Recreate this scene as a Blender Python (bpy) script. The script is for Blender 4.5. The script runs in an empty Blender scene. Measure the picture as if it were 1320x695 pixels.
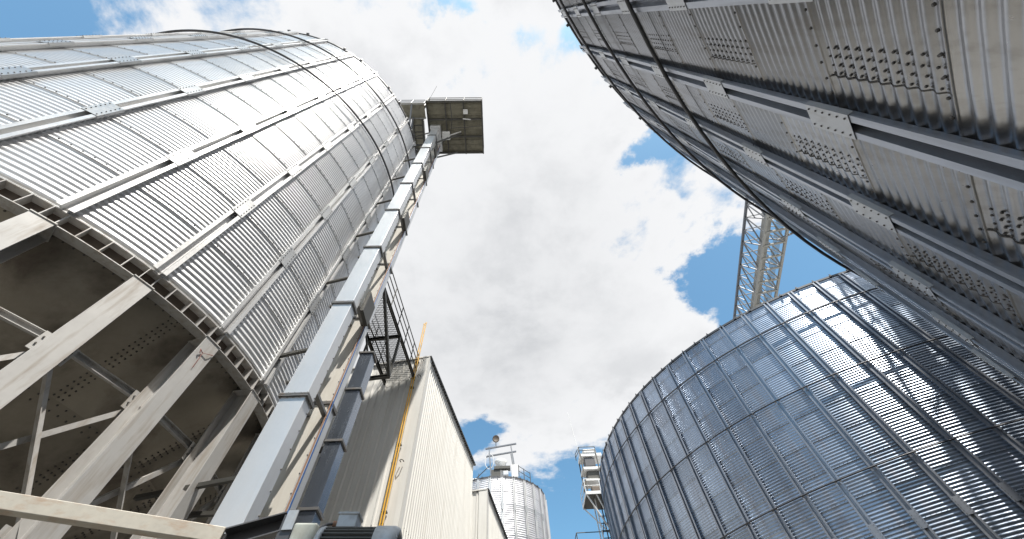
import bpy, math, random
import numpy as np
from mathutils import Vector, Matrix
rng = random.Random(7)
S = bpy.context.scene
COL = S.collection
PI = math.pi
rad = math.radians

# ------------------------------------------------------------------ camera, sky, sun
# origin = the photographer's eye; the ground lies 1.6 m below it
GZ = -1.6
cd = bpy.data.cameras.new('camera'); cam = bpy.data.objects.new('camera', cd); COL.objects.link(cam)
cam.matrix_world = Matrix(((0.99901204, 0.02365199, -0.03762339, 0),
                           (0.0, -0.84660616, -0.53221989, 0),
                           (-0.04444025, 0.53169408, -0.84576975, 0),
                           (0, 0, 0, 1)))
cd.sensor_width = 36; cd.lens = 36 * 505.67 / 1320; cd.clip_end = 6000; cd.clip_start = 0.05
S.camera = cam
S.view_settings.view_transform = 'Standard'
S.view_settings.look = 'None'
S.view_settings.exposure = 0.55
S.view_settings.gamma = 1
S.view_settings.use_curve_mapping = False

SUN_AZ, SUN_EL = -65.5, 65.3
sd = Vector((math.cos(rad(SUN_AZ)) * math.cos(rad(SUN_EL)), math.sin(rad(SUN_AZ)) * math.cos(rad(SUN_EL)), math.sin(rad(SUN_EL))))
sl = bpy.data.lights.new('sun', 'SUN'); sun = bpy.data.objects.new('sun', sl); COL.objects.link(sun)
sl.energy = 5.0; sl.angle = rad(0.5); sl.color = (1.0, 0.955, 0.88)
sun.rotation_euler = sd.to_track_quat('Z', 'Y').to_euler()

class NT:
    """small helper to write node trees"""
    def __init__(s, tree): s.t = tree; s.t.nodes.clear()
    def n(s, typ, ins=None, **kw):
        nd = s.t.nodes.new(typ)
        for k, v in kw.items(): setattr(nd, k, v)
        for k, v in (ins or {}).items():
            if isinstance(v, bpy.types.NodeSocket): s.t.links.new(v, nd.inputs[k])
            else: nd.inputs[k].default_value = v
        return nd
    def math(s, op, a, b=0.0, c=0.0, clamp=False):
        return s.n('ShaderNodeMath', {0: a, 1: b, 2: c}, operation=op, use_clamp=clamp).outputs[0]
    def ramp(s, f, pts, mode='LINEAR'):
        r = s.n('ShaderNodeValToRGB', {0: f}); r.color_ramp.interpolation = mode
        e = r.color_ramp.elements
        while len(e) < len(pts): e.new(0.5)
        for q, (p, c) in zip(e, pts):
            q.position = p; q.color = (c, c, c, 1) if isinstance(c, (int, float)) else (*c, 1)
        return r.outputs[0]
    def mix(s, f, a, b, blend='MIX'):
        m = s.n('ShaderNodeMix', {0: f}, data_type='RGBA', blend_type=blend)
        for i, v in ((6, a), (7, b)):
            if isinstance(v, bpy.types.NodeSocket): s.t.links.new(v, m.inputs[i])
            else: m.inputs[i].default_value = (*v, 1)
        return m.outputs[2]
    def noise(s, vec, scale, detail=4, rough=0.5, dist=0.0):
        return s.n('ShaderNodeTexNoise', {'Vector': vec, 'Scale': scale, 'Detail': detail, 'Roughness': rough, 'Distortion': dist}).outputs[0]

w = bpy.data.worlds.new('World'); S.world = w; w.use_nodes = True
t = NT(w.node_tree)
out = t.n('ShaderNodeOutputWorld')
bg = t.n('ShaderNodeBackground', {'Strength': 1.0}); w.node_tree.links.new(bg.outputs[0], out.inputs[0])
sky = t.n('ShaderNodeTexSky', sky_type='NISHITA'); sky.sun_disc = False
sky.sun_elevation = rad(SUN_EL); sky.sun_rotation = rad(90 - SUN_AZ); sky.air_density = 1.0; sky.dust_density = 1.4; sky.ozone_density = 0.9
tc = t.n('ShaderNodeTexCoord')
sep = t.n('ShaderNodeSeparateXYZ', {0: tc.outputs['Generated']})
zc = t.math('MAXIMUM', sep.outputs[2], 0.08)
qx = t.math('DIVIDE', sep.outputs[0], zc); qy = t.math('DIVIDE', sep.outputs[1], zc)
q = t.n('ShaderNodeCombineXYZ', {0: qx, 1: qy, 2: 0.0}).outputs[0]        # the cloud deck, seen as a horizontal sheet of the sky
n1 = t.noise(q, 3.0, 10, 0.62, 0.1)
wn = t.n('ShaderNodeTexNoise', {'Vector': q, 'Scale': 4.2, 'Detail': 6.0, 'Roughness': .6}).outputs[1]
wv = t.n('ShaderNodeVectorMath', {0: wn, 1: (.5, .5, .5)}, operation='SUBTRACT').outputs[0]
wv = t.n('ShaderNodeVectorMath', {0: wv, 'Scale': .42}, operation='SCALE').outputs[0]
wsep = t.n('ShaderNodeSeparateXYZ', {0: t.n('ShaderNodeVectorMath', {0: q, 1: wv}, operation='ADD').outputs[0]})
gx, gy = wsep.outputs[0], wsep.outputs[1]
n2 = t.noise(q, 1.1, 3, 0.5)
dens = t.math('ADD', t.math('MULTIPLY', t.math('SUBTRACT', n1, 0.5), 2.3), 0.86)
dens = t.math('ADD', dens, t.math('MULTIPLY', t.math('SUBTRACT', n2, 0.5), 0.5))
# openings in the cloud deck: centre, half sizes, depth
for (cx, cy, rx, ry, d) in ((0.20, 2.30, 0.80, 0.62, 1.45), (0.62, 1.75, .28, .30, .7), (-0.16, 1.47, 0.14, 0.17, 0.9), (-1.02, 0.0, 0.22, 0.13, 1.2),
                         (-0.06, -0.03, 0.10, 0.045, 0.55), (0.40, 0.262, 0.11, 0.065, 1.0), (0.92, 0.64, 0.30, 0.19, 1.6),
                         (0.66, 0.72, 0.10, 0.11, 0.75), (0.17, 0.02, 0.05, 0.04, 0.45), (0.53, 0.36, .09, .06, .35), (-0.12, 0.10, 0.035, 0.03, 0.2), (2.6, .6, 1.0, 1.2, .9), (-1.3, -1.3, 1.3, 1.1, 1.8), (0.70, .60, .12, .16, .8), (1.2, -3, 1.5, 1.3, .6)):
    ax = t.math('DIVIDE', t.math('SUBTRACT', gx, cx), rx); ay = t.math('DIVIDE', t.math('SUBTRACT', gy, cy), ry)
    r2 = t.math('ADD', t.math('MULTIPLY', ax, ax), t.math('MULTIPLY', ay, ay))
    dens = t.math('SUBTRACT', dens, t.math('MULTIPLY', t.math('EXPONENT', t.math('MULTIPLY', r2, -1.0)), d))
cover = t.n('ShaderNodeMapRange', {0: dens, 1: 0.12, 2: 0.52, 3: 0.0, 4: 1.0}, interpolation_type='SMOOTHSTEP').outputs[0]
# sunlit tops, greyer where the cloud is thick
s1 = t.noise(q, 1.9, 4, 0.45, 0.1)
thick = t.math('MULTIPLY', t.n('ShaderNodeMapRange', {0: dens, 1: 0.55, 2: 1.25, 3: 0.0, 4: 1.0}, interpolation_type='SMOOTHSTEP').outputs[0],
               t.ramp(s1, [(0.30, 0.15), (0.62, 1.0)]))
for (cx, cy, r, d) in ((-0.03, 0.98, 0.42, 0.55), (0.15, 0.52, 0.30, 0.25)):
    ax = t.math('DIVIDE', t.math('SUBTRACT', qx, cx), r); ay = t.math('DIVIDE', t.math('SUBTRACT', qy, cy), r)
    r2 = t.math('ADD', t.math('MULTIPLY', ax, ax), t.math('MULTIPLY', ay, ay))
    thick = t.math('ADD', thick, t.math('MULTIPLY', t.math('EXPONENT', t.math('MULTIPLY', r2, -1.0)), d))
ccol = t.mix(t.math('MULTIPLY', thick, 0.8, clamp=True), (0.64, 0.645, 0.655), (0.44, 0.45, 0.465))
skyc = t.n('ShaderNodeVectorMath', {0: sky.outputs[0], 1: (.105, .150, .148)}, operation='MULTIPLY').outputs[0]
w.node_tree.links.new(t.mix(cover, skyc, ccol), bg.inputs[0])

# ------------------------------------------------------------------ materials
def material(name):
    m = bpy.data.materials.new(name); m.use_nodes = True
    t = NT(m.node_tree); o = t.n('ShaderNodeOutputMaterial')
    b = t.n('ShaderNodeBsdfPrincipled'); m.node_tree.links.new(b.outputs[0], o.inputs[0])
    return m, t, b
def galv(name, col=(.60, .61, .63), rough=.42, metal=.8, var=.16, stain=None, stain_amt=0.0, stain_scale=(5, 5, .5), tone=False, bump=0.0, spangle=.12, rv=1.0):
    """galvanised or painted sheet steel with spangle, dull patches and run-down stains"""
    m, t, b = material(name)
    tc = t.n('ShaderNodeTexCoord').outputs['Object']
    big = t.noise(tc, 1.3, 5, .6); fine = t.noise(tc, 22, 4, .6)
    v = t.math('ADD', t.math('MULTIPLY', t.math('SUBTRACT', big, .5), var * 2), t.math('MULTIPLY', t.math('SUBTRACT', fine, .5), spangle * 2))
    if tone:
        at = t.n('ShaderNodeAttribute', attribute_name='tone').outputs['Fac']
        v = t.math('ADD', v, t.math('MULTIPLY', t.math('SUBTRACT', at, .5), tone))
    f = t.math('ADD', v, 1.0)
    c = t.n('ShaderNodeVectorMath', {0: col, 'Scale': f}, operation='SCALE').outputs[0]
    r = t.math('ADD', t.math('MULTIPLY', t.math('SUBTRACT', fine, .5), .25 * rv), rough)
    r = t.math('ADD', r, t.math('MULTIPLY', t.math('SUBTRACT', big, .5), .35 * rv))
    mt = metal
    if stain:
        mp = t.n('ShaderNodeMapping', {'Vector': tc, 'Scale': stain_scale}).outputs[0]
        sn = t.noise(mp, 1.0, 7, .62, .3)
        sf = t.math('MULTIPLY', t.ramp(sn, [(.48, 0.0), (.70, 1.0)]), stain_amt)
        c = t.mix(sf, c, stain)
        r = t.math('ADD', r, t.math('MULTIPLY', sf, .25))
        mt = t.math('SUBTRACT', metal, t.math('MULTIPLY', sf, metal * .8))
    t.t.links.new(c, b.inputs['Base Color'])
    t.t.links.new(r, b.inputs['Roughness'])
    if isinstance(mt, float): b.inputs['Metallic'].default_value = mt
    else: t.t.links.new(mt, b.inputs['Metallic'])
    if bump:
        bp = t.n('ShaderNodeBump', {'Height': t.noise(tc, 2.5, 4, .5), 'Strength': bump, 'Distance': .02})
        t.t.links.new(bp.outputs[0], b.inputs['Normal'])
    return m
M = {}
M['sheet_bright'] = galv('galvanised_sheet_new', (.79, .795, .805), .42, .40, .06, (.44, .44, .44), .2, (6, 6, .35), tone=.16, spangle=.10)
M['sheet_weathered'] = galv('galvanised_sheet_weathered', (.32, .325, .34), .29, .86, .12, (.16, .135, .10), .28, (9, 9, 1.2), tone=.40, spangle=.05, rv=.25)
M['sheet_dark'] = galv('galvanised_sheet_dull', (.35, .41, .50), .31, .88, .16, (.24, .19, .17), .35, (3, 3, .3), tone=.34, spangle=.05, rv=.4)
M['sheet_far'] = galv('galvanised_sheet_far', (.66, .66, .68), .5, .5, .08, (.45, .33, .24), .12, (3, 3, .2), tone=.10)
M['stiff_bright'] = galv('stiffener_steel_bright', (.70, .70, .70), .42, .4, .10, (.34, .32, .29), .25, (8, 8, .6))
M['stiff_grey'] = galv('stiffener_steel_grey', (.36, .38, .42), .36, .72, .12, (.18, .18, .18), .3, (8, 8, .6))
M['plate'] = galv('splice_plate_steel', (.46, .47, .48), .44, .55, .10, (.36, .34, .30), .3, (12, 12, 4))
M['bolt'] = galv('bolt_steel', (.26, .26, .27), .45, .7, .2)
M['bolt_dark'] = galv('seam_bolt_dark', (.10, .095, .09), .6, .4, .2)
M['dark_steel'] = galv('dark_steel', (.10, .10, .105), .5, .5, .2)
M['ring_steel'] = galv('wind_ring_steel', (.075, .075, .08), .45, .6, .2)
M['column'] = galv('column_steel', (.50, .49, .475), .55, .25, .2, (.27, .21, .15), .6, (11, 11, 1.4), spangle=.06, bump=.15)
M['web_shade_and_brown'] = galv('ring_web_shade_and_brown_paint', (.13, .105, .085), .65, .2, .3)  # ring web's shade put into a brown; plain brown paint on other parts
M['hopper'] = galv('hopper_steel', (.27, .245, .205), .42, .5, .5, (.08, .06, .045), .85, (1.1, 1.1, 1.1), tone=.5, spangle=.1)
M['beam_rust'] = galv('beam_rust_stained', (.47, .44, .38), .6, .25, .2, (.34, .19, .10), .5, (6, 6, 14))
M['casing'] = galv('casing_steel', (.66, .665, .67), .36, .50, .06, (.48, .48, .48), .2, (6, 6, .8), spangle=.03, bump=.04, rv=.25)
M['casing_shaded'] = galv('casing_steel_shaded', (.22, .25, .30), .25, .85, .05, (.2, .2, .2), .2, (6, 6, .8), spangle=.03, rv=.25)  # casing steel darkened so the legs' shade on the spout sits in its colour
M['casing_cream'] = galv('casing_cream_paint', (.64, .615, .56), .5, 0.1, .07, (.42, .37, .30), .3, (6, 6, .6), spangle=.04)
M['flange'] = galv('flange_steel', (.20, .20, .20), .5, .5, .2, (.14, .08, .04), .5, (9, 9, 9))
M['grating'] = galv('platform_deck_steel', (.24, .225, .17), .6, .3, .3, (.10, .085, .06), .6, (4, 4, 4), spangle=.2)
M['frame_dark'] = galv('platform_frame_steel', (.085, .083, .075), .55, .4, .2)
M['cream'] = galv('cream_cladding', (.75, .74, .705), .5, 0.0, .05, (.46, .43, .37), .32, (3.5, 3.5, .22), spangle=.03)
M['roof_edge'] = galv('roof_edge_dark', (.11, .115, .12), .5, .3, .2)
M['yellow'] = galv('yellow_paint', (.80, .46, .06), .4, 0.0, .12, (.36, .18, .04), .3, (8, 8, 1.5), spangle=.05)
M['motor_grey'] = galv('motor_enamel', (.58, .60, .62), .38, .1, .12, (.14, .13, .12), .4, (9, 9, 9))
M['motor_fin'] = galv('motor_fins_dirty', (.16, .165, .16), .6, .2, .3)
M['gearbox'] = galv('gearbox_enamel', (.40, .42, .38), .5, .1, .15, (.22, .2, .16), .4, (9, 9, 9))
M['rubber'] = galv('cable_rubber', (.045, .045, .05), .5, 0.0, .2)
M['blue'] = galv('cable_sheath_blue', (.03, .10, .30), .4, 0.0, .1)
M['red'] = galv('cord_red', (.22, .05, .035), .6, 0.0, .2)
M['brass'] = galv('brown_rust_paint', (.34, .19, .12), .6, 0.1, .2)
M['truss'] = galv('bridge_lattice_galvanised', (.18, .19, .205), .45, .6, .15, (.22, .2, .17), .3, (3, 3, 3))
M['truss_shade_and_dark'] = galv('bridge_chord_shade_and_dark_steel', (.13, .14, .16), .5, .5, .15)  # plain dark grey; on the bridge's west top chord it paints shadow
M['truss_cream'] = galv('bridge_chord_pale', (.27, .27, .255), .5, .35, .15, (.3, .27, .2), .4, (3, 3, 3))
M['roofing'] = galv('roof_sheet', (.56, .57, .59), .45, .6, .12, tone=.1)
M['white'] = galv('white_housing_paint', (.70, .70, .69), .5, 0.0, .1, (.4, .36, .3), .3, (4, 4, 2))
m, t, b = material('concrete_yard')
tc = t.n('ShaderNodeTexCoord').outputs['Object']
t.t.links.new(t.mix(t.noise(tc, .35, 8, .65), (.165, .158, .142), (.26, .248, .222)), b.inputs['Base Color']); b.inputs['Roughness'].default_value = .9
M['ground'] = m
m, t, b = material('headlamp_glass')
b.inputs['Base Color'].default_value = (.5, .42, .36, 1); b.inputs['Roughness'].default_value = .2; M['lens'] = m

# ------------------------------------------------------------------ object helpers
def thing(name, label, cat, loc, group=None):
    o = bpy.data.objects.new(name, None); COL.objects.link(o); o.location = loc; o.empty_display_size = .3
    o['label'] = label; o['category'] = cat
    if group: o['group'] = group
    return o
WORLD = {}
def wloc(o):
    p = Vector((0, 0, 0))
    while o is not None: p += o.location; o = o.parent
    return p
class MB:
    """collects shapes, in world coordinates, for one mesh"""
    def __init__(s): s.v = []; s.f = []; s.mi = []; s.sm = []
    def add(s, vs, fs, mi=0, smooth=False):
        o = len(s.v); s.v += [tuple(p) for p in vs]; s.f += [tuple(i + o for i in f) for f in fs]
        s.mi += [mi] * len(fs); s.sm += [smooth] * len(fs); return s
    def obb(s, c, ax, ay, az, mi=0):
        """box: centre and three half-extent vectors"""
        c = Vector(c); ax = Vector(ax); ay = Vector(ay); az = Vector(az)
        vs = [c + ax * i + ay * j + az * k for i in (-1, 1) for j in (-1, 1) for k in (-1, 1)]
        fs = [(0, 1, 3, 2), (4, 6, 7, 5), (0, 4, 5, 1), (2, 3, 7, 6), (0, 2, 6, 4), (1, 5, 7, 3)]
        if ax.cross(ay).dot(az) < 0: fs = [f[::-1] for f in fs]
        return s.add(vs, fs, mi)
    def box(s, x0, x1, y0, y1, z0, z1, mi=0):
        return s.obb(((x0 + x1) / 2, (y0 + y1) / 2, (z0 + z1) / 2), ((x1 - x0) / 2, 0, 0), (0, (y1 - y0) / 2, 0), (0, 0, (z1 - z0) / 2), mi)
    def bar(s, p, q, wd, ht, up=(0, 0, 1), mi=0):
        p = Vector(p); q = Vector(q); d = (q - p); u = Vector(up); d2 = d.normalized()
        if abs(d2.dot(u)) > .99: u = Vector((1, 0, 0))
        sd_ = d2.cross(u).normalized(); u = sd_.cross(d2)
        return s.obb((p + q) / 2, d / 2, sd_ * wd / 2, u * ht / 2, mi)
    def prof(s, p, q, pts, up=(0, 0, 1), mi=0):
        """extrude a closed 2-D profile (side, up) from p to q"""
        p = Vector(p); q = Vector(q); d2 = (q - p).normalized(); u = Vector(up)
        if abs(d2.dot(u)) > .99: u = Vector((1, 0, 0))
        sd_ = d2.cross(u).normalized(); u = sd_.cross(d2); n = len(pts)
        vs = [p + sd_ * a + u * b_ for a, b_ in pts] + [q + sd_ * a + u * b_ for a, b_ in pts]
        fs = [(i, (i + 1) % n, n + (i + 1) % n, n + i) for i in range(n)] + [tuple(range(n))[::-1], tuple(range(n, 2 * n))]
        return s.add(vs, fs, mi)
    def angle(s, p, q, a=.08, th=.01, up=(0, 0, 1), mi=0):
        return s.prof(p, q, [(-a / 2, -a / 2), (a / 2, -a / 2), (a / 2, -a / 2 + th), (-a / 2 + th, -a / 2 + th), (-a / 2 + th, a / 2), (-a / 2, a / 2)], up, mi)
    def hbeam(s, p, q, wd, ht, th=.015, up=(0, 0, 1), mi=0):
        a, b_ = wd / 2, ht / 2; k = th / 2
        return s.prof(p, q, [(-a, -b_), (a, -b_), (a, -b_ + th), (k, -b_ + th), (k, b_ - th), (a, b_ - th), (a, b_), (-a, b_), (-a, b_ - th), (-k, b_ - th), (-k, -b_ + th), (-a, -b_ + th)], up, mi)
    def channel(s, p, q, wd, ht, th=.012, up=(0, 0, 1), mi=0):
        a, b_ = wd / 2, ht / 2
        return s.prof(p, q, [(-a, -b_), (a, -b_), (a, -b_ + th), (-a + th, -b_ + th), (-a + th, b_ - th), (a, b_ - th), (a, b_), (-a, b_)], up, mi)
    def tube(s, pts, r, n=8, mi=0):
        pts = [Vector(p) for p in pts]; vs = []; fs = []; prev = None
        for i, p in enumerate(pts):
            d = (pts[min(i + 1, len(pts) - 1)] - pts[max(i - 1, 0)]).normalized()
            if prev is None:
                a = d.orthogonal().normalized()
            else:
                a = (prev - d * prev.dot(d)).normalized()
            prev = a; b_ = d.cross(a)
            vs += [p + (a * math.cos(2 * PI * k / n) + b_ * math.sin(2 * PI * k / n)) * r for k in range(n)]
        for i in range(len(pts) - 1):
            fs += [(i * n + k, i * n + (k + 1) % n, (i + 1) * n + (k + 1) % n, (i + 1) * n + k) for k in range(n)]
        s.add(vs, fs, mi, True)
        s.add(vs[:n], [tuple(range(n))[::-1]], mi); s.add(vs[-n:], [tuple(range(n))], mi); return s
    def lathe(s, c, axis, prof_, n=32, mi=0, smooth=True):
        """profile [(along, radius)] turned round an axis through c"""
        c = Vector(c); ax = Vector(axis).normalized(); a = ax.orthogonal().normalized(); b_ = ax.cross(a); vs = []; fs = []
        for l, r in prof_: vs += [c + ax * l + (a * math.cos(2 * PI * k / n) + b_ * math.sin(2 * PI * k / n)) * max(r, 1e-4) for k in range(n)]
        for i in range(len(prof_) - 1): fs += [(i * n + k, i * n + (k + 1) % n, (i + 1) * n + (k + 1) % n, (i + 1) * n + k) for k in range(n)]
        return s.add(vs, fs, mi, smooth)
    def build(s, name, mats, parent=None, bevel=0.0, tag_=None, origin=None):
        me = bpy.data.meshes.new(name)
        o0 = wloc(parent) if parent is not None else Vector(origin or (0, 0, 0))
        me.from_pydata([(x - o0.x, y - o0.y, z - o0.z) for x, y, z in s.v], [], s.f)
        for mm in (mats if isinstance(mats, (list, tuple)) else [mats]): me.materials.append(M[mm])
        me.polygons.foreach_set('material_index', s.mi); me.polygons.foreach_set('use_smooth', s.sm); me.update()
        o = bpy.data.objects.new(name, me); COL.objects.link(o)
        if parent is not None: o.parent = parent
        else: o.location = o0
        if bevel:
            bv = o.modifiers.new('bevel', 'BEVEL'); bv.width = bevel; bv.segments = 2; bv.limit_method = 'ANGLE'; bv.angle_limit = rad(40)
        return o
def tag(o, label, cat, group=None):
    o['label'] = label; o['category'] = cat
    if group: o['group'] = group
    return o
def np_mesh(name, V, Q, mat, parent, tone=None, smooth=True):
    """big quad mesh from numpy arrays; V relative to the parent's base"""
    me = bpy.data.meshes.new(name); me.vertices.add(len(V)); me.vertices.foreach_set('co', V.astype(np.float32).ravel())
    k = Q.shape[1]
    me.loops.add(Q.size); me.loops.foreach_set('vertex_index', Q.astype(np.int32).ravel())
    me.polygons.add(len(Q)); me.polygons.foreach_set('loop_start', np.arange(0, Q.size, k, dtype=np.int32))
    me.polygons.foreach_set('loop_total', np.full(len(Q), k, dtype=np.int32))
    me.polygons.foreach_set('use_smooth', np.full(len(Q), smooth)); me.materials.append(M[mat])
    if tone is not None:
        a = me.attributes.new('tone', 'FLOAT', 'FACE'); a.data.foreach_set('value', tone.astype(np.float32).ravel())
    me.update(calc_edges=True)
    o = bpy.data.objects.new(name, me); COL.objects.link(o); o.parent = parent
    return o
BT_V = []; 
for h_, r_ in ((0, 1.0), (.62, 1.0), (1.0, .62)):
    for k in range(6): BT_V.append((math.cos(k * PI / 3) * r_, math.sin(k * PI / 3) * r_, h_))
BT_V = np.array(BT_V)
BT_Q = np.array([(i * 6 + k, i * 6 + (k + 1) % 6, (i + 1) * 6 + (k + 1) % 6, (i + 1) * 6 + k) for i in range(2) for k in range(6)] + [(12, 13, 14, 15), (12, 15, 16, 17)])
def bolts(name, P, N, r, h, mat, parent):
    """many bolt heads: points P, outward normals N"""
    P = np.array(P, float); N = np.array(N, float); N /= np.linalg.norm(N, axis=1, keepdims=True)
    A = np.cross(N, [0, 0, 1.0]); bad = np.linalg.norm(A, axis=1) < .1; A[bad] = np.cross(N[bad], [1.0, 0, 0]); A /= np.linalg.norm(A, axis=1, keepdims=True)
    B = np.cross(N, A)
    V = P[:, None, :] + (BT_V[None, :, 0:1] * A[:, None, :] + BT_V[None, :, 1:2] * B[:, None, :]) * r + BT_V[None, :, 2:3] * N[:, None, :] * h
    Q = BT_Q[None] + (np.arange(len(P)) * 18)[:, None, None]
    return np_mesh(name, V.reshape(-1, 3), Q.reshape(-1, 4), mat, parent, None, False)

# ------------------------------------------------------------------ ground
g = MB(); g.add([(-1500, -1500, GZ), (1500, -1500, GZ), (1500, 1500, GZ), (-1500, 1500, GZ)], [(0, 1, 2, 3)])
go = g.build('ground', 'ground'); go['kind'] = 'structure'

# ------------------------------------------------------------------ silos
def cyl(C, r, a, z): return Vector((C[0] + r * math.cos(a), C[1] + r * math.sin(a), z))
class Silo: pass
def silo(name, label, C, R, z0, z1, tier, joint0, wave, amp, nb, phase, sub, rows, sheet, st_mat, rings, st_w, st_d, vis, plate0, plate_mats='plate', ring_r=.03, roof_pitch=26, clip_per_bay=1.5, bolt_r=.016, plate_top=99):
    C = (C[0], C[1]); th = thing(name, label, 'grain silo', (C[0], C[1], GZ)); o = Silo(); o.t = th; o.C = C; o.R = R; o.z0 = z0; o.z1 = z1
    db = 2 * PI / nb; o.db = db; o.phase = phase
    # wall: real corrugation, sheets lapped at each horizontal joint
    js = []; z = joint0
    while z > z0 + .05: z -= tier
    z += tier
    while z < z1 - .05: js.append(z); z += tier
    edges = [z0] + js + [z1]; zs = []; rr = []; tr = []
    for k in range(len(edges) - 1):
        a, b_ = edges[k], edges[k + 1]; n = max(2, int(round((b_ - a) / wave * rows)))
        for i in range(n + 1):
            z = a + (b_ - a) * i / n
            lip = .011 * (1 - i / n)                      # the upper sheet laps outside the lower one
            zs.append(z); rr.append(R + amp * math.cos(2 * PI * (z - joint0) / wave) + lip); tr.append(k)
    zs = np.array(zs); rr = np.array(rr); tr = np.array(tr)
    na = nb * sub; ang = phase + np.arange(na) * db / sub
    V = np.stack([rr[:, None] * np.cos(ang)[None], rr[:, None] * np.sin(ang)[None], (zs - GZ)[:, None] * np.ones(na)[None]], 2).reshape(-1, 3)
    i = np.arange(len(zs) - 1)[:, None]; j = np.arange(na)[None]
    Q = np.stack([i * na + j, i * na + (j + 1) % na, (i + 1) * na + (j + 1) % na, (i + 1) * na + j], 2).reshape(-1, 4)
    bay = (j // sub) + 0 * i; tt = tr[:-1][:, None] + 0 * j
    half = (((j % sub) >= sub * .5).astype(int) + 0 * i)
    key = ((bay + ((tt + bay * 0) % 2)) // 2) * 7919 + tt * 104729
    hsh = np.abs(np.sin(key * 12.9898 + 4.1) * 43758.5453) % 1.0
    wall = np_mesh('wall', V, Q, sheet, th, hsh.reshape(-1))
    # roof, eave trim
    rb = MB(); n = nb * 2; ph = math.tan(rad(roof_pitch)); top = 0.9
    rb.lathe((*C, 0), (0, 0, 1), [(z1 + .02, R - .05), (z1 - .05, R + .03), (z1 + .0, R + .05), (z1 + .02 + (R + .13 - top) * ph, top), (z1 + .5 + (R + .13 - top) * ph, top), (z1 + .75 + (R + .1 - top) * ph, .05)], n, 0, False)
    ro = rb.build('roof', 'roofing', th)
    o.peak = z1 + .75 + R * ph
    eb = MB(); eb.lathe((*C, 0), (0, 0, 1), [(z1 - .10, R + .02), (z1 + .02, R + .02), (z1 + .02, R + .06), (z1 - .10, R + .06), (z1 - .10, R + .02)], n, 0, False)
    eb.build('eave_trim', 'dark_steel', th)
    # hooks along the eave
    nclip = int(nb * clip_per_bay); cm = None
    for k in range(nclip):
        a = 2 * PI * k / nclip + phase
        if not inside(a, vis): continue
        if cm is None:
            cb = MB(); cb.obb((R + .09, 0, z1 - .04), (.035, 0, 0), (0, .045, 0), (0, 0, .06)); cb.obb((R + .11, 0, z1 + .03), (.016, 0, 0), (0, .016, 0), (0, 0, .06))
            co = cb.build('eave_clip', 'dark_steel', None); me = co.data; me.transform(Matrix.Translation((0, 0, -GZ))); cm = me; co.parent = th; co.rotation_euler.z = a
        else:
            co = bpy.data.objects.new('eave_clip', cm); COL.objects.link(co); co.parent = th; co.rotation_euler.z = a
    # stiffeners: open hat section with lipped flanges, joined by splice plates
    W, D = st_w / 2, st_d; e = .006; r0 = R + amp + .004
    pr = [(-W, D - .02), (-W, D), (-W * .42, D), (-W * .36, .008), (W * .36, .008), (W * .42, D), (W, D), (W, D - .02), (W - e, D - .02), (W - e, D - e), (W * .42 + e, D - e), (W * .36 + e, 0), (-W * .36 - e, 0), (-W * .42 - e, D - e), (-W + e, D - e), (-W + e, D - .02)]
    sb = MB(); sb.prof((r0, 0, z0 - .02), (r0, 0, z1 - .12), [(y, x) for y, x in pr], (1, 0, 0))
    sm_ = None; pm = None; pz = []
    z = plate0
    while z < min(z1 - .6, plate_top):
        if z > z0 + .3: pz.append(z)
        z += tier * 2
    P_, N_ = [], []
    for k in range(nb):
        a = phase + k * db
        if sm_ is None:
            so = sb.build('stiffener', st_mat, None); so.data.transform(Matrix.Translation((0, 0, -GZ))); sm_ = so.data; so.parent = th; so.rotation_euler.z = a
        else:
            so = bpy.data.objects.new('stiffener', sm_); COL.objects.link(so); so.parent = th; so.rotation_euler.z = a
        if inside(a, vis):
            for z in pz:
                if pm is None:
                    pb = MB(); xx = r0 + D + .004
                    pb.prof((xx, 0, -.28), (xx, 0, .28), [(-W - .008, -.05), (-W - .008, .004), (W + .008, .004), (W + .008, -.05), (W + .004, -.05), (W + .004, 0), (-W - .004, 0), (-W - .004, -.05)], (1, 0, 0))
                    for zz in (-.235, -.14, -.047, .047, .14, .235):
                        for yy in (-W * .7, W * .7): pb.lathe((xx + .004, yy, zz), (1, 0, 0), [(0, .0095), (.008, .0095), (.011, .006), (.011, 0)], 6, 1, False)
                    po = pb.build('splice_plate', [plate_mats, 'bolt_dark'], None); pm = po.data
                else:
                    po = bpy.data.objects.new('splice_plate', pm); COL.objects.link(po)
                po.parent = so; po.location.z = z - GZ
    # wind rings
    for zr in rings:
        m_ = MB(); n = 168
        m_.tube([cyl(C, R + st_d + amp + .06, 2 * PI * k / n, zr) for k in range(n + 1)], ring_r, 8)
        m_.build('wind_ring', 'ring_steel', th)
    # bolts along the horizontal joints, one in each gap
    BP, BN = [], []
    for a0 in np.arange(rad(vis[0]), rad(vis[1]), db / 8):
        if abs(((a0 - phase) / db + .5) % 1 - .5) < .09: continue
        for z in js:
            BP.append((C[0] + (R + amp) * math.cos(a0) - C[0], (R + amp) * math.sin(a0), z + .045 - GZ)); BN.append((math.cos(a0), math.sin(a0), 0))
    if bolt_r and BP: 
        bo = bolts('joint_bolts', BP, BN, bolt_r, bolt_r, 'bolt_dark', th); bo['kind'] = 'stuff'
    o.js = js
    return o
def inside(a, vis):
    d = math.degrees(a)
    lo, hi = vis
    d = (d - lo) % 360
    return d <= hi - lo

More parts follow.
